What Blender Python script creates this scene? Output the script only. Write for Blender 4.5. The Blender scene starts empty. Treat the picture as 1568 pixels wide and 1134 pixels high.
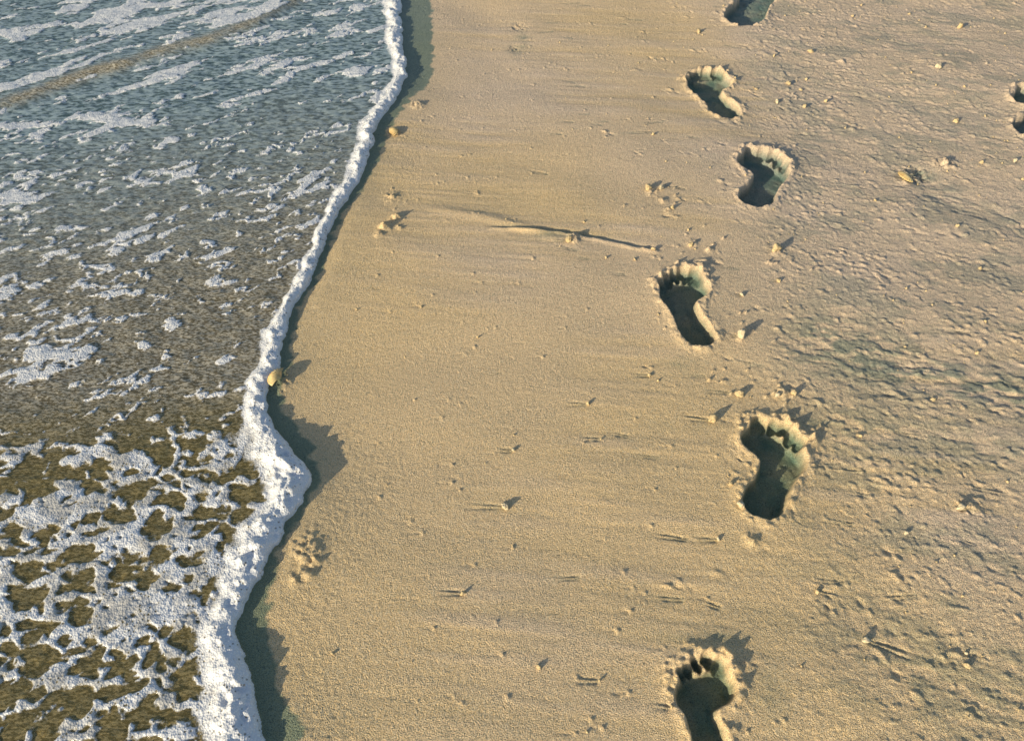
import bpy, bmesh, math, numpy as np
from mathutils import Vector, Matrix

# ------------------------------------------------------------------ basics
H = 1.30; PITCH = math.radians(50.0); F = 1132.0
def beach(px, py):
    """survey coordinates of the photograph -> metres on the beach plane"""
    phi = PITCH + math.atan((py - 567.0) / F)
    Y = H / math.tan(phi)
    z = H / math.sin(phi) * math.cos(phi - PITCH)
    return ((px - 784.0) * z / F, Y)

rng = np.random.default_rng(7)
TAB = [rng.random((512, 512)) for _ in range(6)]
def vn(x, y, seed=0):
    t = TAB[seed % 6]
    x = x + seed * 17.31; y = y + seed * 9.77
    xi = np.floor(x); yi = np.floor(y)
    fx = x - xi; fy = y - yi
    xi = xi.astype(np.int64) & 511; yi = yi.astype(np.int64) & 511
    fx = fx * fx * fx * (fx * (fx * 6 - 15) + 10); fy = fy * fy * fy * (fy * (fy * 6 - 15) + 10)
    x1 = (xi + 1) & 511; y1 = (yi + 1) & 511
    a = t[yi, xi]; b = t[yi, x1]; c = t[y1, xi]; d = t[y1, x1]
    return (a + (b - a) * fx) * (1 - fy) + (c + (d - c) * fx) * fy - 0.5
def fbm(x, y, o=3, seed=0, g=0.5):
    s = 0; a = 1.0
    for i in range(o):
        # rotate every octave so that no lattice direction shows
        c, n = math.cos(.6 * i), math.sin(.6 * i); k = 2.03 ** i
        s = s + a * vn((x * c - y * n) * k, (x * n + y * c) * k, seed + i); a *= g
    return s
def voro(x, y, seed=0):
    xi = np.floor(x).astype(np.int64); yi = np.floor(y).astype(np.int64)
    f1 = np.full(x.shape, 9.0); f2 = np.full(x.shape, 9.0)
    ta = TAB[seed % 6]; tb = TAB[(seed + 1) % 6]
    for dy in (-1, 0, 1):
        for dx in (-1, 0, 1):
            cx = xi + dx; cy = yi + dy
            d = np.hypot(cx + ta[cy & 511, cx & 511] - x, cy + tb[cy & 511, cx & 511] - y)
            f2 = np.minimum(f2, np.maximum(f1, d)); f1 = np.minimum(f1, d)
    return f1, f2
def ss(a, b, x):
    t = np.clip((x - a) / (b - a), 0, 1); return t * t * (3 - 2 * t)

# ------------------------------------------------------------------ shoreline
edge_px = [(612,0),(615,40),(618,80),(624,118),(602,160),(576,192),(568,235),(548,280),(520,320),(505,355),(490,400),
 (468,440),(450,480),(430,520),(427,560),(410,590),(405,620),(420,655),(447,685),(470,710),(476,738),(465,770),(440,802),
 (416,840),(400,880),(380,925),(360,960),(374,1000),(384,1040),(390,1080),(410,1134)]
wid_px = [(0,24),(120,25),(235,24),(355,20),(440,22),(520,30),(590,32),(640,40),(700,62),(740,64),(790,60),(850,62),
 (900,60),(950,54),(1000,56),(1080,70),(1134,84)]
ep = sorted([beach(*p) for p in edge_px], key=lambda p: p[1])
ey = np.array([p[1] for p in ep]); ex = np.array([p[0] for p in ep])
wy = []; ww = []
for py, w in wid_px:
    a = beach(500, py); b = beach(500 + w, py); wy.append(a[1]); ww.append(b[0] - a[0])
wy = np.array(wy)[::-1]; ww = np.array(ww)[::-1]
def shore_base(Y):
    yy = np.arange(-1.0, 5.0, 0.004)
    xx = np.interp(yy, ey, ex)
    k = np.exp(-np.linspace(-2, 2, 13) ** 2); k /= k.sum()
    xx = np.convolve(np.pad(xx, 6, mode='edge'), k, 'valid')
    base = np.interp(Y, yy, xx)
    out = np.clip(np.abs(Y - 1.65) - 1.45, 0, None)
    return base + np.clip(out, 0, 60) * 0.25 * np.sin(Y * 0.7) * 0.35
def shore_x(X, Y):
    return shore_base(Y) + 0.012 * vn(X * 12, Y * 20, 1) + 0.008 * vn(X * 38, Y * 45, 2) + .003 * vn(X * 110, Y * 120, 3)

# ------------------------------------------------------------------ axes
def axis(lo, hi, stepf, far):
    v = [lo]
    while v[-1] < hi: v.append(v[-1] + stepf(v[-1]))
    s = 0.01; a = v[-1]; up = []
    while a < far:
        s *= 1.25; a += s; up.append(a)
    s = 0.01; a = lo; dn = []
    while a > -far:
        s *= 1.25; a -= s; dn.append(a)
    return np.array(dn[::-1] + v + up)
ys = axis(0.24, 3.20, lambda y: 0.0019 + 0.0009 * max(0, y - 0.3), 320)
xs = axis(-2.15, 2.15, lambda x: 0.0045 if x < -1.0 else (0.0022 if x < 0.95 else 0.0032), 320)
X, Y = np.meshgrid(xs, ys)

def make_grid(name, X, Y, Z, fmask, attrs, mat):
    ny, nx = X.shape
    idx = np.arange(nx * ny).reshape(ny, nx)
    q = np.stack([idx[:-1, :-1], idx[:-1, 1:], idx[1:, 1:], idx[1:, :-1]], -1)[fmask]
    used = np.unique(q)
    remap = np.full(nx * ny, -1, np.int64); remap[used] = np.arange(len(used))
    q = remap[q].astype(np.int32)
    co = np.stack([X.ravel()[used], Y.ravel()[used], Z.ravel()[used]], -1).astype(np.float32)
    me = bpy.data.meshes.new(name)
    me.vertices.add(len(co)); me.vertices.foreach_set('co', co.ravel())
    me.loops.add(q.size); me.loops.foreach_set('vertex_index', q.ravel())
    me.polygons.add(len(q)); me.polygons.foreach_set('loop_start', np.arange(0, q.size, 4, dtype=np.int32))
    me.polygons.foreach_set('loop_total', np.full(len(q), 4, np.int32))
    me.update(calc_edges=True)
    me.polygons.foreach_set('use_smooth', np.ones(len(q), bool))
    for k, A in attrs.items():
        at = me.attributes.new(k, 'FLOAT', 'POINT'); at.data.foreach_set('value', A.ravel()[used].astype(np.float32))
    ob = bpy.data.objects.new(name, me); bpy.context.scene.collection.objects.link(ob)
    me.materials.append(mat)
    return ob

# ------------------------------------------------------------------ material helpers
def newmat(name):
    m = bpy.data.materials.new(name); m.use_nodes = True; nt = m.node_tree; nt.nodes.clear(); return m, nt
class N:
    def __init__(s, nt): s.nt = nt
    def n(s, t, **kw):
        x = s.nt.nodes.new(t)
        for k, v in kw.items(): setattr(x, k, v)
        return x
    def l(s, a, b): s.nt.links.new(a, b)
    def math(s, op, a, b=None, clamp=False):
        x = s.nt.nodes.new('ShaderNodeMath'); x.operation = op; x.use_clamp = clamp
        for i, v in enumerate((a, b)):
            if v is None: continue
            if isinstance(v, (int, float)): x.inputs[i].default_value = v
            else: s.l(v, x.inputs[i])
        return x.outputs[0]
    def mix(s, f, a, b, blend='MIX'):
        x = s.nt.nodes.new('ShaderNodeMix'); x.data_type = 'RGBA'; x.blend_type = blend
        for i, v in ((0, f), (6, a), (7, b)):
            if isinstance(v, (int, float)): x.inputs[i].default_value = v
            elif isinstance(v, tuple): x.inputs[i].default_value = (*v, 1)
            else: s.l(v, x.inputs[i])
        return x.outputs[2]
    def attr(s, name):
        x = s.nt.nodes.new('ShaderNodeAttribute'); x.attribute_name = name; return x.outputs['Fac']
    def ramp(s, v, a, b, lo=0.0, hi=1.0):
        x = s.nt.nodes.new('ShaderNodeMapRange'); x.interpolation_type = 'SMOOTHSTEP'
        s.l(v, x.inputs[0]); x.inputs[1].default_value = a; x.inputs[2].default_value = b
        x.inputs[3].default_value = lo; x.inputs[4].default_value = hi
        return x.outputs[0]
    def noise(s, co, scale, detail=2, rough=0.5):
        x = s.n('ShaderNodeTexNoise'); x.inputs['Scale'].default_value = scale
        x.inputs['Detail'].default_value = detail; x.inputs['Roughness'].default_value = rough
        s.l(co, x.inputs['Vector']); return x.outputs['Fac']

# sand
m_sand, nt = newmat('wet_beach_sand'); g = N(nt)
co = g.n('ShaderNodeTexCoord').outputs['Object']
wet_shade = g.attr('wet_shade'); bed = g.attr('bed'); tone = g.attr('tone')
n1 = g.noise(co, 5, 3, .6); n2 = g.noise(co, 380, 2, .6); n3 = g.noise(co, 700, 1, .6)
c = g.mix(g.ramp(tone, 0, 1), (.87, .61, .305), (.79, .60, .45))
c = g.mix(g.ramp(n1, .3, .7, 0, .30), c, (.70, .515, .31))
c = g.mix(g.ramp(n2, .42, .66, 0, .45), c, (.95, .82, .58))
c = g.mix(g.ramp(n3, .52, .64, 0, .90), c, (.12, .13, .11))
c = g.mix(wet_shade, c, (.18, .37, .45), 'MULTIPLY')  # teal multiply for wet sand and for shade painted into the colour
nb1 = g.noise(co, 48, 3, .7); nb2 = g.noise(co, 230, 2, .7)
bc = g.mix(g.ramp(nb2, .36, .64), (.36, .26, .09), (.90, .72, .34))
bc = g.mix(g.ramp(nb1, .38, .62, 0, .55), bc, (.44, .33, .12))
c = g.mix(bed, c, bc)
p = g.n('ShaderNodeBsdfPrincipled'); g.l(c, p.inputs['Base Color'])
g.l(g.ramp(wet_shade, 0, 1, .85, .45), p.inputs['Roughness']); p.inputs['Specular IOR Level'].default_value = .3
hb = g.math('ADD', g.math('MULTIPLY', n2, 1.0), g.math('MULTIPLY', n3, .8))
b = g.n('ShaderNodeBump'); b.inputs['Strength'].default_value = 1; b.inputs['Distance'].default_value = .0023
g.l(hb, b.inputs['Height']); g.l(b.outputs[0], p.inputs['Normal'])
o = g.n('ShaderNodeOutputMaterial'); g.l(p.outputs[0], o.inputs[0])

# water + foam
m_wat, nt = newmat('shallow_sea_water'); g = N(nt)
co = g.n('ShaderNodeTexCoord').outputs['Object']
foam = g.attr('foam'); turb = g.attr('turb'); thick = g.attr('thick'); cool = g.attr('cool'); gold = g.attr('gold')
vb = g.n('ShaderNodeTexVoronoi'); vb.inputs['Scale'].default_value = 260; g.l(co, vb.inputs['Vector'])
vb2 = g.n('ShaderNodeTexVoronoi'); vb2.inputs['Scale'].default_value = 115; g.l(co, vb2.inputs['Vector'])
nf = g.noise(co, 110, 3, .7)
fm = g.math('ADD', foam, g.math('MULTIPLY', g.math('SUBTRACT', nf, .5), 1.35))
hole0 = g.ramp(vb2.outputs['Distance'], .12, .30)
hsel = g.ramp(g.noise(co, 40, 2), .40, .54, 0.0, 0.95)
hole = g.math('SUBTRACT', 1.0, g.math('MULTIPLY', g.math('SUBTRACT', 1.0, hole0), hsel))
fm = g.ramp(fm, .28, .80)
film = g.ramp(g.noise(co, 20, 3, .6), .40, .60, 1.0, .58)   # thin film patches inside the lace
film = g.mix(gold, (.95, .95, .95), film)
fmask = g.math('MULTIPLY', g.math('MULTIPLY', fm, hole), film)
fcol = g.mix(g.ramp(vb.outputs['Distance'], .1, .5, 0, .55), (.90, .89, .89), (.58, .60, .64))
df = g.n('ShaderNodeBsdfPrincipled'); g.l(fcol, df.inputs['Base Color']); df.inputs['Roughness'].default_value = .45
fb = g.n('ShaderNodeBump'); fb.inputs['Strength'].default_value = .7; fb.inputs['Distance'].default_value = .0018
g.l(g.math('ADD', vb.outputs['Distance'], g.math('MULTIPLY', hole, .8)), fb.inputs['Height']); g.l(fb.outputs[0], df.inputs['Normal'])
tr = g.n('ShaderNodeBsdfTransparent'); tr.inputs[0].default_value = (.98, .97, .91, 1)
mp = g.n('ShaderNodeMapping'); mp.inputs['Rotation'].default_value = (0, 0, math.radians(-35)); mp.inputs['Scale'].default_value = (.6, 1.4, 1)
g.l(co, mp.inputs[0]); rn = g.noise(mp.outputs[0], 60, 3, .65); rn2 = g.noise(mp.outputs[0], 170, 2, .7)
rs = g.ramp(rn2, .40, .62)
warmc = g.mix(rs, (.24, .20, .13), (.90, .83, .68))  # bright grain contrast imitates glitter, painted into the diffuse colour
goldc = g.mix(rs, (.30, .235, .085), (.78, .62, .30))
coolc = g.mix(g.ramp(rn, .38, .60), (.10, .16, .18), (.46, .58, .62))  # diffuse blue-grey painted in for the sky's reflection, along with turbid wash
tb = g.n('ShaderNodeBsdfDiffuse'); g.l(g.mix(cool, g.mix(gold, warmc, goldc), coolc), tb.inputs[0])
body = g.n('ShaderNodeMixShader'); g.l(turb, body.inputs[0]); g.l(tr.outputs[0], body.inputs[1]); g.l(tb.outputs[0], body.inputs[2])
wb = g.n('ShaderNodeBump'); wb.inputs['Strength'].default_value = .6; wb.inputs['Distance'].default_value = .004
g.l(rn, wb.inputs['Height']); g.l(wb.outputs[0], tb.inputs['Normal'])
gl = g.n('ShaderNodeBsdfGlossy'); gl.inputs['Roughness'].default_value = .08; g.l(wb.outputs[0], gl.inputs['Normal'])
fr = g.n('ShaderNodeFresnel'); fr.inputs[0].default_value = 1.33
wm = g.n('ShaderNodeMixShader'); g.l(fr.outputs[0], wm.inputs[0]); g.l(body.outputs[0], wm.inputs[1]); g.l(gl.outputs[0], wm.inputs[2])
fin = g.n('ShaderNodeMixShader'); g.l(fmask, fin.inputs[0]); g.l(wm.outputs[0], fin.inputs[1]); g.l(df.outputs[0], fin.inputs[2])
df2 = g.n('ShaderNodeMixShader'); g.l(thick, df2.inputs[0]); g.l(fin.outputs[0], df2.inputs[1])
fd = g.n('ShaderNodeBsdfPrincipled'); fd.inputs['Roughness'].default_value = .4
g.l(g.mix(g.math('SUBTRACT', 1.0, hole), fcol, (.24, .22, .18)), fd.inputs['Base Color']); g.l(fb.outputs[0], fd.inputs['Normal'])
g.l(fd.outputs[0], df2.inputs[2])
o = g.n('ShaderNodeOutputMaterial'); g.l(df2.outputs[0], o.inputs[0])

# ------------------------------------------------------------------ sand height field
SB = shore_base(ys)
cs = 1 / np.sqrt(1 + np.clip(np.gradient(SB, ys), -2, 2) ** 2)
kk = np.ones(15) / 15; cs = np.convolve(np.pad(cs, 7, mode='edge'), kk, 'valid')
SX = shore_x(X, Y)
S = (X - SX) * cs[:, None]                   # >0 inland
near = ((np.abs(X) < 3) & (Y > -1) & (Y < 4)).astype(float)
Z = np.where(S < 0, -0.030 * (-S) / (1 + np.abs(S) * .02), 0)
Z += np.clip(S - 4, 0, 60) * .03
inl = ss(0.0, 0.06, S)
Z += inl * .016 * fbm(X * 1.6, Y * 2.2, 3, 1)
R = ss(.25, .75, X - .12 * Y + .12 * fbm(X * 4, Y * 4, 2, 3))      # rough trampled sand on the right
R2 = .35 + .65 * R
strip = np.exp(-((S - .10) / .10) ** 2) * ss(.2, .5, fbm(X * 3, Y * 2.5, 2, 4) + .35)
R2 = np.maximum(R2, .9 * strip)
Z += inl * .0006 * fbm(X * 45, Y * 65, 3, 2) * (.25 + R2)
Z += inl * .0010 * fbm(X * 190, Y * 230, 2, 3) * (.4 + R2)
streak = vn(X * 3, Y * 34 + X * 3, 4) + .7 * vn(X * 7, Y * 80 + X * 9, 2)
sm = ss(-.2, .25, fbm(X * 2, Y * 3, 2, 5))
Z += inl * .0014 * streak * sm
l1 = fbm(X * 54 - Y * 18, Y * 90 + X * 24, 3, 0)
Z += R * inl * .0048 * np.clip(l1 - .12, 0, 1)
f1, f2 = voro(X * 34 + .5 * vn(X * 20, Y * 20, 2), Y * 40 + X * 10, 2)
sel = ss(.08, .25, fbm(X * 9, Y * 9, 2, 5))
Z += R * inl * sel * .005 * np.clip(.35 - f1, 0, 1) * 2
wet_shade = np.zeros_like(X)  # darkening map: damp sand and painted shade together
def line_d(p, q):
    ax, ay = beach(*p); bx, by = beach(*q); dx, dy = bx - ax, by - ay; L = math.hypot(dx, dy); dx /= L; dy /= L
    t = (X - ax) * dx + (Y - ay) * dy; n = -(X - ax) * dy + (Y - ay) * dx
    return t, n, L
speck = fbm(X * 20 - Y * 6, Y * 52 + X * 12, 4, 1, .65)
# shallow braided run-off channels
for p, q, w, amp, wt in (((1190,500),(1568,610),.10,.006,.70), ((1380,262),(1568,350),.05,.006,.5), ((1120,100),(1568,190),.10,.003,.3),
                     ((1230,620),(1568,700),.07,.003,.45), ((1250,940),(1568,1080),.09,.003,.4)):
    t, n, L = line_d(p, q)
    nn = n + .10 * vn(t * 3.3, n * 3, 2) + .03 * fbm(X * 16, Y * 16, 2, 4)
    m = np.exp(-(nn / w) ** 2) * ss(-.05, .10, t) * near
    rid = vn(t * 11, nn * 55, 1) + .6 * vn(t * 30, nn * 110, 3)
    Z += inl * m * amp * (rid * .6 + .5 * speck) - m * amp * .7
    wet_shade = np.maximum(wet_shade, wt * m * ss(-.25, .30, rid * .5 + speck))  # damp channels, with their teal shading put into the colour too
# shading of the trampled part's undulations, painted in as dark speckle
wet_shade = np.maximum(wet_shade, .34 * R * ss(.0, .4, fbm(X * 7 - Y * 3, Y * 16 + X * 5, 4, 2, .65)))
t, n, L = line_d((740, 352), (1010, 384))
n2_ = n - .012 * np.sin(t * 9) + .006 * vn(t * 30, t * 0, 2)
Z += .006 * np.exp(-(n2_ / .007) ** 2) * ss(0, .06, t) * ss(L + .02, L - .03, t) * (.7 + vn(t * 40, n * 10, 2))
Z -= .004 * np.exp(-((n2_ - .014) / .007) ** 2) * ss(0, .06, t) * ss(L + .02, L - .03, t)
wet_shade = np.maximum(wet_shade, .45 * np.exp(-((n2_ - .012) / .010) ** 2) * ss(0, .1, t) * ss(L, L - .1, t))  # thin shadow line of the ridge painted into the sand colour
t, n, L = line_d((640, 318), (870, 372)); n2_ = n - .02 * np.sin(t * 8)
Z += .004 * np.exp(-(n2_ / .018) ** 2) * ss(0, .1, t) * ss(L + .02, L - .05, t)
# darker patches: teal shading of the sand painted into its colour
for px, py, rx, ry, a in ((1080,975,60,14,.6),(1245,645,40,12,.5),(1050,560,30,12,.3),(1215,250,20,12,.4),(1560,690,40,12,.6),(1300,560,100,34,.4),
                          (1180,1060,30,50,.3),(850,365,50,6,.4),(800,60,12,14,.5),(790,75,10,10,.4),(1450,290,30,14,.4),(1500,330,50,18,.4),(1402,266,30,12,.8),
                          (1290,735,40,14,.3),(1440,650,60,20,.3),(1060,650,60,10,.25)):
    x, y = beach(px, py); x2, _ = beach(px + rx, py); _, y2 = beach(px, py - ry)
    wet_shade = np.maximum(wet_shade, a * np.exp(-((X - x) / (x2 - x)) ** 2 - ((Y - y) / (y2 - y)) ** 2) * (.7 + 1.0 * speck))

def win(x, y, r):
    i0, i1 = np.searchsorted(xs, [x - r, x + r]); j0, j1 = np.searchsorted(ys, [y - r, y + r])
    return (slice(j0, j1), slice(i0, i1))
def mound(px, py, h, rx, ry=None, lump=.8):
    x, y = beach(px, py); ry = ry or rx; w = win(x, y, 3 * max(rx, ry))
    e = np.exp(-((X[w] - x) / rx) ** 2 - ((Y[w] - y) / ry) ** 2)
    Z[w] += h * e * (1 + lump * 2 * fbm(X[w] * 110, Y[w] * 110, 2, 1))
def tail_m(x, y, L, ang, d=.0028, wd=.0032, v=.06):
    w = win(x, y, L * 1.1 + .01); ca, sa = math.cos(ang), math.sin(ang)
    t = (X[w] - x) * ca + (Y[w] - y) * sa; n = -(X[w] - x) * sa + (Y[w] - y) * ca
    f = ss(-.004, .004, t) * ss(L, L * .2, t)
    nn = np.abs(n) - .002 - v * t
    Z[w] += f * (-d * np.exp(-(nn / wd) ** 2) + d * .5 * np.exp(-(n / wd) ** 2)) * (1 + 1.2 * vn(X[w] * 90, Y[w] * 90, 2))
    wet_shade[w] = np.maximum(wet_shade[w], f * .35 * np.exp(-(nn / wd) ** 2))  # darkens the grooves on both sides of the tail
def tail(px, py, L, ang): tail_m(*beach(px, py), L, ang)
pr = np.random.default_rng(21)
for i in range(1200):
    x = pr.uniform(.25, 2.1); y = pr.uniform(.3, 3.1)
    if pr.random() > .15 + .85 * ss(.25, 1.0, np.array(x)): continue
    r = pr.uniform(.0022, .006); hh = pr.uniform(.0015, .0050) * (1 if pr.random() < .6 else -1)
    w = win(x, y, .05); a = pr.normal(-.45, .35); ca, sa = math.cos(a), math.sin(a)
    t = (X[w] - x) * ca + (Y[w] - y) * sa; n = -(X[w] - x) * sa + (Y[w] - y) * ca
    st = pr.uniform(1.2, 3.0)
    Z[w] += hh * np.exp(-(t / (r * st)) ** 2 - (n / r) ** 2) - hh * .7 * np.exp(-((t - r * 2 * st) / (r * st)) ** 2 - (n / r) ** 2)
for i in range(260):
    x = pr.uniform(-.35, .5); y = pr.uniform(.3, 3.0); r = pr.uniform(.002, .0045); hh = pr.uniform(.001, .0040)
    w = win(x, y, .03); Z[w] += hh * np.exp(-((X[w] - x) / r) ** 2 - ((Y[w] - y) / r) ** 2)
    L = pr.uniform(.015, .06); t = -(X[w] - x); n = Y[w] - y
    Z[w] -= .0012 * np.exp(-((n) / .0025) ** 2) * ss(0, .004, t) * ss(L, 0, t)
for i in range(110):   # drag marks between and around the prints
    x = pr.uniform(.1, 1.6); y = pr.uniform(.5, 3.0)
    tail_m(x, y, pr.uniform(.03, .11), (3.05 + pr.normal(0, .12)) if x < .75 else pr.normal(-.4, .2), d=pr.uniform(.001, .0030), wd=.0028, v=.03)
for i in range(60):   # ragged tufts of sand kicked up towards the upper right beside the prints
    fx_, fy_ = [(1195,150),(1070,375),(1020,300),(1200,600),(1110,580),(1150,500),(1220,130),(1240,660),(1200,395)][i % 9]
    x, y = beach(fx_ + pr.normal(0, 22), fy_ + pr.normal(0, 12))
    w = win(x, y, .05); ca, sa = .72, .69; t = (X[w] - x) * ca + (Y[w] - y) * sa; n = -(X[w] - x) * sa + (Y[w] - y) * ca
    hh = pr.uniform(.003, .007); Z[w] += hh * np.exp(-(t / .006) ** 2 - (n / .003) ** 2) * (1 + fbm(X[w] * 150, Y[w] * 150, 2, 2))
stones = [  # px, py, size(m), tail length, tail angle
 (1131,517,.016,.03,3.0),(1188,386,.014,.03,3.1),(992,293,.015,.0,0),(1012,292,.011,0,0),(1090,643,.012,.08,3.0),(870,374,.012,.06,3.05),
 (772,774,.009,.09,3.1),(710,908,.006,.06,3.1),(900,618,.007,.06,3.1),(786,688,.006,.04,3.1),(1118,742,.006,0,0),(1132,604,.010,0,0),
 (1328,978,.008,.12,-.4),(1252,903,.007,.05,-.3),(1070,50,.014,.03,3.1),(1435,106,.015,.05,-.3),(1463,186,.012,.04,-.3),(1265,154,.008,0,0),
 (1470,778,.010,.04,-.4),(1190,432,.008,.03,3.0),(995,574,.006,.05,3.1),(1100,826,.006,.06,3.1),(918,1042,.005,.05,3.1),(825,1022,.006,0,0),
 (1552,250,.010,.03,-.4),(510,1000,.004,0,0),(920,672,.005,.05,3.1),(1135,455,.008,.03,3.),(1028,1083,.005,.04,3.),
 (1500,412,.007,.04,-.3),(1388,815,.006,.04,-.3),(1056,378,.009,0,0),(1028,322,.009,0,0),(1190,155,.011,0,0),(1208,128,.011,0,0),
 (1215,604,.009,0,0),(1190,606,.009,0,0),(1470,42,.012,0,0),(1240,80,.010,0,0),(1132,775,.010,0,0),(1000,385,.008,0,0),(732,516,.005,0,0),
 (1480,1000,.005,.05,-.4),(1505,495,.006,.05,-.3),(1000,208,.006,0,0)]
for px, py, r, L, a in stones:
    if L: tail(px, py, L, a)
for a in ((995,296,.008,.010),(1015,310,.008,.010),(1022,325,.007,.008),(1133,520,.010,.008),(1188,388,.008,.010),(880,370,.010,.018),
          (1402,266,-.014,.035,.03),(1445,252,.012,.03,.03),(1385,278,.006,.02),(590,350,.012,.016),(606,335,.012,.013),(580,362,.008,.01),(612,350,.007,.008),(600,300,.006,.02),(470,840,.006,.03),(455,885,.006,.014),(475,880,.005,.010),(485,860,.005,.010),(465,860,.004,.010),(640,160,.008,.02),
          (795,40,-.006,.03),(788,72,-.005,.02),(1240,675,.007,.012),(1228,690,.005,.012),(1210,640,.004,.02),
          (1480,775,.006,.02),(1150,825,.006,.012),(430,588,.004,.03),(1060,375,.006,.012),(1085,385,.006,.010),(1200,600,.006,.015)):
    mound(*a)

# ------------------------------------------------------------------ footprints
FD = np.full(X.shape, 9.0); FI = np.zeros(X.shape, int)
def smin(a, b, k):
    h = np.clip(.5 + .5 * (b - a) / k, 0, 1); return b + (a - b) * h - k * h * (1 - h)
def caps(u, v, a, b, ra, rb):
    dx, dy = b[0] - a[0], b[1] - a[1]; t = np.clip(((u - a[0]) * dx + (v - a[1]) * dy) / (dx * dx + dy * dy), 0, 1)
    return np.hypot(u - a[0] - t * dx, v - a[1] - t * dy) - (ra + (rb - ra) * t)
feet = [ # heel px, toe-tip px, side (+1 right foot), width scale, depth
 ((1098,1190),(1076,998),-1,1.12,.033),
 ((1168,794),(1190,640),1,1.14,.035),
 ((1072,533),(1040,410),-1,1.02,.033),
 ((1156,320),(1172,228),1,1.10,.034),
 ((1118,181),(1076,104),-1,1.06,.032),
 ((1138,42),(1154,-48),1,.95,.034),
 ((1574,212),(1592,140),1,1.15,.034),
]
for k, (hp, tp, side, wsc, dep) in enumerate(feet):
    hx, hy = beach(*hp); tx, ty = beach(*tp); L = math.hypot(tx - hx, ty - hy)
    cx, cy = (hx + tx) / 2, (hy + ty) / 2; vx, vy = (tx - hx) / L, (ty - hy) / L; ux, uy = vy, -vx
    w = win(cx, cy, .26); sc = L / .240
    xw, yw = X[w], Y[w]
    wxn = .005 * fbm(xw * 30, yw * 30, 3, k); wyn = .005 * fbm(xw * 30, yw * 30, 3, k + 2)
    u = ((xw + wxn - cx) * ux + (yw + wyn - cy) * uy) / (sc * wsc) * side; v = ((xw + wxn - cx) * vx + (yw + wyn - cy) * vy) / sc
    heel = caps(u, v, (-.004, -.089), (.000, -.070), .031, .030)
    arch = caps(u, v, (.002, -.070), (.019, .012), .028, .030)
    ball = caps(u, v, (-.017, .050), (.022, .036), .036, .034)
    d = smin(smin(heel, arch, .02), ball, .022)
    toes = [(-.027, .094, .0190, .012), (-.004, .103, .0135, .012), (.014, .097, .0130, .012), (.030, .087, .0125, .011), (.043, .073, .0120, .010)]
    tj = np.random.default_rng(k + 50)
    dt = np.full(u.shape, 9.)
    for (a, b_, r, e) in toes:
        a += tj.normal(0, .0012); b_ += tj.normal(0, .0025); r *= tj.uniform(.88, 1.1)
        dd = caps(u, v, (a, b_), (a - .002, b_ - e), r, r * .8); dt = smin(dt, dd, .004)
    d *= sc; dt *= sc
    du = smin(d, dt, .012 * sc)
    pm = ss(.003, -.009, d); pt = ss(.002, -.007, dt); pu = ss(.002, -.006, du)
    dall = du
    fore = ss(.045, .085, v)                       # the print shallows towards the toes
    zi = -dep * pm * (1 + .05 * ss(.02, .06, v) - .10 * ss(-.05, .0, v) * ss(.05, .0, v) - .15 * fore)
    zt = -dep * .74 * pt
    zu = -dep * (.84 - .36 * fore) * pu * (1 + .45 * fbm(xw * 60, yw * 60, 3, k))
    hole_z = smin(smin(zi, zt, .005), zu, .005) + .002 * (1 - pu)
    hole_z = np.minimum(hole_z, 0)
    f_ = np.maximum(np.maximum(pm, pt), pu)
    grain = .0014 * fbm(xw * 70, yw * 70, 3, 4)
    Zw = Z[w]
    east = ss(-.02, .05, ((xw - cx) * .75 + (yw - cy) * .66))
    rim = np.exp(-((dall - .006) / .011) ** 2) * (1 - f_) * np.clip(.002 + .002 * east + .007 * fbm(xw * 50, yw * 50, 3, k + 1), -.001, 1)
    soft = np.exp(-np.clip(dall, 0, 1) / .03) * .005
    crumb = np.exp(-((dall - .010) / .012) ** 2) * (1 - f_) * (.35 + .65 * ss(.03, .08, v)) * .016 * np.clip(fbm(xw * 85, yw * 85, 2, k + 3) - .04, 0, 1)
    Z[w] = Zw * (1 - f_ * .9) + np.where(du < .02, hole_z, 0) * ss(.02, .008, du) + rim + crumb + soft * (1 - f_) + grain * f_ * 1.2
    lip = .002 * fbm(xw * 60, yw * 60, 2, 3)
    wet_shade[w] = np.maximum(wet_shade[w] * ss(-.0, .03, dall), ss(.000, -.004, dall + lip) * (.72 + .26 * ss(.3, 1, np.maximum(pm, pt))) * (.9 + .25 * fbm(xw * 30, yw * 30, 2, 1)))  # wet floor, plus shade painted up the walls so less reads lit
    better = dall < FD[w]
    FI[w] = np.where(better, k, FI[w]); FD[w] = np.minimum(FD[w], dall)
wet_shade *= inl
# wet margin next to the wash, foam's shadow strip painted in with it
wb_ = np.interp(ys, *zip(*sorted([(beach(500, py)[1], wv) for py, wv in ((0,.12),(60,.11),(110,.09),(150,.045),(235,.035),(300,.02),(400,.015),(520,.02),
     (590,.03),(660,.04),(720,.02),(760,.01),(850,.01),(900,.035),(960,.055),(1040,.045),(1134,.055))])))
jag = S + .020 * fbm(X * 25, Y * 45, 3, 5)
wet_shade = np.maximum(wet_shade, ss(wb_[:, None] + .006, wb_[:, None] - .006, jag) * .85)
wet_shade = np.maximum(wet_shade, .10 * ss(.2, .0, S))
bed = ss(.004, -.01, S)
tone = np.clip(ss(.4, 2.6, Y) * .7 + .45 * R + .5 * fbm(X * 2, Y * 2, 2, 3) + .4 * streak * sm, 0, 1)

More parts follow.
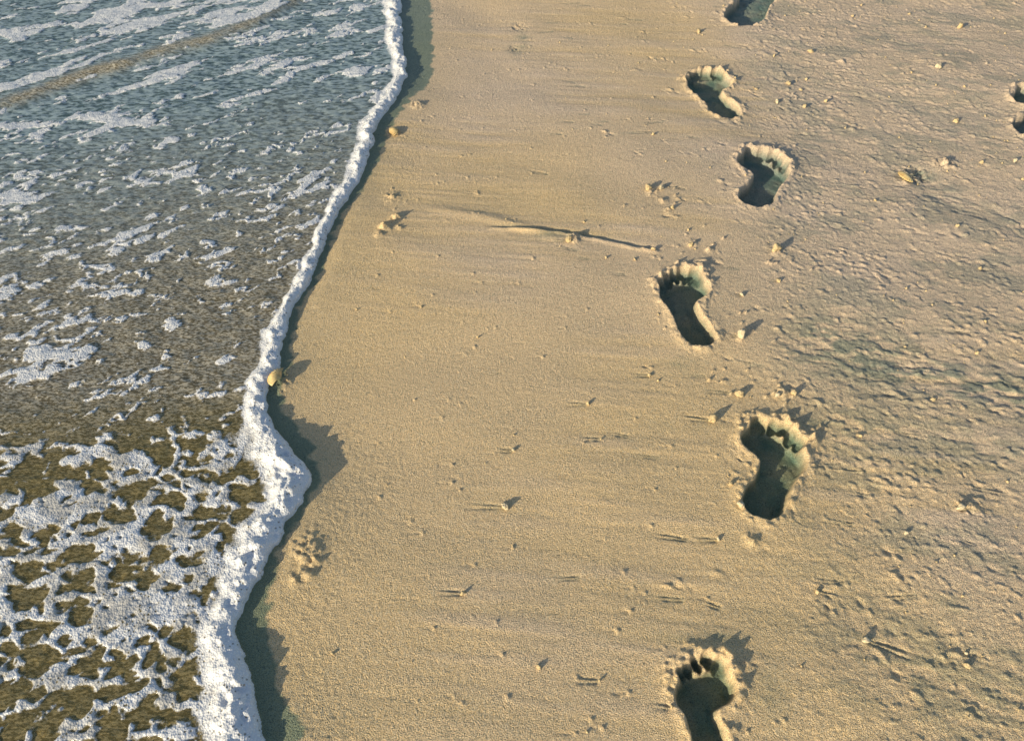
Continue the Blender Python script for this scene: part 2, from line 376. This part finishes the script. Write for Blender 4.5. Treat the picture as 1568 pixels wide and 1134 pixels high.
fq = (FD < .030)[:-1, :-1]
attrs = dict(wet_shade=wet_shade, bed=bed, tone=tone)
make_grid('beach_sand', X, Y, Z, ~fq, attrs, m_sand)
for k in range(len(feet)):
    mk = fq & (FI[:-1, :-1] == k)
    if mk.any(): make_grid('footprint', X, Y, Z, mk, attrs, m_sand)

# ------------------------------------------------------------------ water and foam
wxs = np.concatenate([xs[xs < -2.15], np.arange(-2.15, -1.0, .004), np.arange(-1.0, -.2, .0021), [-.19, -.15, 0, 1, 5, 12]])
WX, WY = np.meshgrid(wxs, ys)
SXW = shore_x(WX, WY); SI = (SXW - WX) * cs[:, None]      # >0 seaward
Wd = np.interp(ys, wy, ww)[:, None] * (1 + .35 * fbm(WX * 9, WY * 14, 3, 2))
u = SI / Wd
def D_blob(px, py, rx, ry, a):
    x, y = beach(px, py); x2, _ = beach(px + rx, py); _, y2 = beach(px, py - ry)
    return a * np.exp(-((WX - x) / (x2 - x)) ** 2 - ((WY - y) / (y2 - y)) ** 2)
Yb = lambda py: beach(0, py)[1]
wn = .08 * fbm(WX * 3, WY * 3, 2, 4)
Dn = .13 + .23 * ss(Yb(660), Yb(760), WY + wn) + .10 * ss(Yb(560), Yb(680), WY + wn)
Dn += .05 * ss(Yb(330), Yb(170), WY + wn)
for bb in ((70,535,55,22,.9),(20,575,40,18,.7),(15,450,30,30,.6),(200,190,40,8,.8),(160,182,30,6,.6),(30,305,45,9,.9),(20,195,60,5,.7),(110,395,30,7,.5),(340,400,20,20,.5),(195,452,25,10,.6),
           (40,270,50,10,.5),(480,280,25,12,.45),(290,270,30,10,.35),(90,690,80,14,.35),(200,745,60,50,.30),(320,760,80,30,.15),(60,800,70,40,.25),
           (195,362,22,7,.7),(100,960,80,20,-.15),(270,860,60,50,.22),(60,355,60,6,.45),(270,930,60,25,.25),(50,870,60,15,-.2),(60,740,60,14,-.25),
           (280,1040,50,40,-.25),(40,1100,60,20,-.15),(180,1090,50,16,-.1),(120,20,200,30,.18),(350,30,100,14,.25)):
    Dn += D_blob(*bb)
wf = [(-300,230),(0,165),(130,128),(300,72),(400,38),(470,0),(560,-60)]
wp = np.array([beach(*p) for p in wf]);
yl = np.interp(WX, wp[:, 0], wp[:, 1]) + .05 * fbm(WX * 5, WX * 0, 2, 1)
dn_ = (WY - yl) * .75
Dn += .18 * ss(.08, .22, dn_) + .85 * np.exp(-((dn_ - .10 - .03 * vn(WX * 5, WY * 5, 3)) / .030) ** 2)
front = np.exp(-((dn_ - .015) / .032) ** 2) * (.85 + .7 * fbm(WX * 9, WY * 9, 2, 4))
front = np.clip(front, 0, 1)
Dn *= 1 - .95 * front
Dn = np.clip(Dn, .015, .88)
ca, sa = math.cos(.62), math.sin(.62)
wxp = WX + .022 * fbm(WX * 14, WY * 14, 3, 1); wyp = WY + .022 * fbm(WX * 14, WY * 14, 3, 2)
a_ = wxp * ca + wyp * sa; b_ = -wxp * sa + wyp * ca
def rank(v):
    q = np.quantile(v[::7, ::7], np.linspace(0, 1, 201)); return np.interp(v, q, np.linspace(0, 1, 201))
f1, f2 = voro(wxp * 14, wyp * 20, 1)
g1, g2 = voro(wxp * 30 + 5, wyp * 40, 3)
lace = -(f2 - f1) - .65 * (g2 - g1) + .6 * fbm(WX * 22, WY * 26, 4, 3, .6)
fl_a = fbm(a_ * 24, b_ * 46, 4, 2, .6)
fl_b = fbm(a_ * 9, b_ * 28, 4, 4, .55)
fb_ = ss(1.7, 2.5, WY)
fleck = fl_a * (1 - fb_) + fl_b * fb_ + .20 * vn(a_ * 6, b_ * 9, 5)
lr = rank(lace); flr = rank(fleck)
mixb = ss(Yb(580), Yb(720), WY + wn)
val = rank(lr * mixb + flr * (1 - mixb) + .12 * fbm(WX * 70, WY * 80, 3, 0))
foam = np.clip(.5 + (val - (1 - Dn)) * (2.3 + 4.3 * (1 - mixb)), 0, 1)
ridge = ss(1.25, .8, u)
foam = np.maximum(foam, ridge)
thick = ss(1.0, .7, u + .4 * fbm(WX * 60, WY * 60, 2, 1))
rip = .0036 * fbm(a_ * 14, b_ * 30, 3, 1) + .0014 * vn(WX * 60, WY * 90, 3)
base = .004 + rip * ss(.6, 1.6, u)
base += .016 * np.exp(-np.clip(dn_, 0, 9) / .25) * ss(-.05, .03, dn_) * ss(.0, .3, SI - .05)
uu = np.clip(u, 0, 1)
prof = np.sqrt(np.clip(1 - (1 - np.clip(uu / .45, 0, 1)) ** 2, 0, 1)) * (1 - ss(.4, 1.05, uu))
Hr = .018 * np.clip(Wd / .075, .75, 1.1) * (1 + .5 * vn(WX * 25, WY * 25, 1) + .6 * fbm(WX * 60, WY * 60, 2, 4))
WZ = base + prof * Hr + .0030 * foam * (1 - ridge) * ss(.35, .8, foam) + .0014 * vn(WX * 200, WY * 200, 0) * foam
WZ = np.where(SI < 0, -.02, WZ)
cool = np.clip(ss(Yb(600), Yb(150), WY + wn * 2 - .3 * (WX + 1.2)) , 0, 1) * (1 - front)
turb = np.clip(.46 - .16 * mixb + .26 * cool + .2 * front, 0, .85)
turb = np.maximum(turb, .9 * ss(1.5, 6, SI)); cool = np.maximum(cool, ss(3, 8, SI))
gold = np.clip(mixb + front * .15, 0, 1)
kq = (SI > -.006)[:-1, :-1]
fo = kq & (u[:-1, :-1] < 1.2) & (SI[:-1, :-1] < .3)
wat = dict(foam=foam, turb=turb, thick=thick, cool=cool, gold=gold)
make_grid('sea_water', WX, WY, WZ, kq & ~fo, wat, m_wat)
make_grid('sea_foam', WX, WY, WZ, fo, wat, m_wat)

# ------------------------------------------------------------------ pebbles and shells
def simple_mat(name, c1, c2, rough=.6, sc=120):
    m, nt = newmat(name); g = N(nt); co = g.n('ShaderNodeTexCoord').outputs['Object']
    p = g.n('ShaderNodeBsdfPrincipled'); n = g.noise(co, sc, 4, .6)
    g.l(g.mix(g.ramp(n, .35, .65), c1, c2), p.inputs['Base Color']); p.inputs['Roughness'].default_value = rough
    b = g.n('ShaderNodeBump'); b.inputs['Strength'].default_value = .5; b.inputs['Distance'].default_value = .0012
    g.l(n, b.inputs['Height']); g.l(b.outputs[0], p.inputs['Normal'])
    o = g.n('ShaderNodeOutputMaterial'); g.l(p.outputs[0], o.inputs[0]); return m
m_peb = simple_mat('sandy_pebble', (.68, .52, .28), (.38, .30, .18), .8, 300)
m_peb2 = simple_mat('pale_pebble', (.70, .59, .40), (.42, .36, .25), .7, 300)
m_shell = simple_mat('seashell_surface', (.78, .60, .28), (.58, .38, .15), .45, 60)
def zat(x, y):
    i = np.searchsorted(xs, x); j = np.searchsorted(ys, y); return float(Z[j, i])
def add_peb(bm, x, y, z, r, sd):
    rr = np.random.default_rng(sd); s = Vector((rr.uniform(.8, 1.3), rr.uniform(.6, .9), rr.uniform(.8, 1.3)))
    a = rr.uniform(0, 3.1); f = rr.uniform(1, 3, 3)
    res = bmesh.ops.create_icosphere(bm, subdivisions=3 if r > .004 else 1, radius=1)
    for v in res['verts']:
        p = v.co.copy(); k = 1 + .20 * math.sin(p.x * f[0] + sd) + .18 * math.sin(p.y * f[1] * 1.3 + p.z * 2 + sd) + .14 * math.sin(p.z * f[2] * 1.7 + p.x * 3) + .12 * math.sin(p.x * 7 + p.y * 6 + sd)
        p = Vector((p.x * s.x, p.y * s.y, p.z * s.z)) * k * r
        v.co = Vector((p.x * math.cos(a) - p.y * math.sin(a) + x, p.x * math.sin(a) + p.y * math.cos(a) + y, p.z + z))
    for v in res['verts']:
        for fc in v.link_faces: fc.smooth = True
for i, (px, py, r, L, a) in enumerate(stones):
    x, y = beach(px, py); bm = bmesh.new(); add_peb(bm, 0, 0, 0, r * .72, i + 3)
    me = bpy.data.meshes.new('pebble'); bm.to_mesh(me); bm.free(); me.materials.append(m_peb if i % 3 else m_peb2)
    ob = bpy.data.objects.new('pebble', me); ob.location = (x, y, zat(x, y) + r * .42); bpy.context.scene.collection.objects.link(ob)
bm = bmesh.new()
for i in range(1200):
    x = pr.uniform(-.4, 2.1); y = pr.uniform(.3, 3.1)
    if pr.random() > .14 + .86 * float(ss(.2, .9, np.array(x))): continue
    j = np.searchsorted(ys, y); ii = np.searchsorted(xs, x)
    if S[j, ii] < .08 or FD[j, ii] < .006: continue
    r = min(.0048, .0010 + pr.exponential(.0011)); add_peb(bm, x, y, zat(x, y) + r * .35, r, i)
me = bpy.data.meshes.new('gravel'); bm.to_mesh(me); bm.free(); me.materials.append(m_peb)
bpy.context.scene.collection.objects.link(bpy.data.objects.new('gravel', me))
def shell(px, py, size, rot, tilt, lift=.004):
    bm = bmesh.new(); NR, NA = 12, 49; grid = []
    for i in range(NR + 1):
        t = i / NR; row = []
        for j in range(NA):
            a = math.radians(-72 + 144 * j / (NA - 1)); rr = t * size * (1 - .12 * abs(j / (NA - 1) * 2 - 1) ** 3)
            rib = .03 * size * t * math.cos(j / (NA - 1) * 2 * math.pi * 11)
            z = .30 * size * math.sin(min(1, t * 1.02) * math.pi * .93) * math.cos(a * .9) + rib
            row.append(bm.verts.new((rr * math.sin(a), rr * math.cos(a) - size * .5, z)))
        grid.append(row)
    for i in range(NR):
        for j in range(NA - 1):
            try:
                f = bm.faces.new((grid[i][j], grid[i][j + 1], grid[i + 1][j + 1], grid[i + 1][j])); f.smooth = True
            except ValueError: pass
    bmesh.ops.remove_doubles(bm, verts=bm.verts, dist=1e-5)
    me = bpy.data.meshes.new('seashell'); bm.to_mesh(me); bm.free(); me.materials.append(m_shell)
    ob = bpy.data.objects.new('seashell', me); x, y = beach(px, py); ob.location = (x, y, zat(x, y) + lift)
    ob.rotation_euler = (tilt, 0, rot); bpy.context.scene.collection.objects.link(ob)
    md = ob.modifiers.new('thickness', 'SOLIDIFY'); md.thickness = .0012
shell(424, 583, .032, 1.3, -.15, .010)
shell(1384, 273, .034, 1.9, .2, .008)
shell(603, 202, .030, -1.2, .2, .006)

# ------------------------------------------------------------------ light, sky, camera
sc = bpy.context.scene
w = bpy.data.worlds.new('World'); sc.world = w; w.use_nodes = True; nt = w.node_tree
sky = nt.nodes.new('ShaderNodeTexSky'); sky.sky_type = 'NISHITA'; sky.sun_disc = False
EL = math.radians(16.5); az = math.atan2(-.75, -.66)
sky.sun_elevation = EL; sky.sun_rotation = az % (2 * math.pi)
bg = nt.nodes['Background']; nt.links.new(sky.outputs[0], bg.inputs[0]); bg.inputs[1].default_value = .14
sd = bpy.data.lights.new('sun', 'SUN'); sd.energy = 5; sd.angle = math.radians(.5); sd.color = (1, .87, .61)
so = bpy.data.objects.new('sun', sd); sc.collection.objects.link(so)
Ld = Vector((.75 * math.cos(EL), .66 * math.cos(EL), -math.sin(EL))); so.rotation_euler = Ld.to_track_quat('-Z', 'Y').to_euler(); so.location = (-5, -5, 4)
cd = bpy.data.cameras.new('camera'); cam = bpy.data.objects.new('camera', cd); sc.collection.objects.link(cam)
cam.location = (0, 0, H); cam.rotation_euler = (math.pi / 2 - PITCH, 0, 0)
cd.sensor_width = 36; cd.lens = 36 * F / 1568; cd.clip_end = 2000; cd.clip_start = .02
sc.camera = cam
sc.view_settings.view_transform = 'Standard'; sc.view_settings.look = 'None'; sc.view_settings.exposure = 0
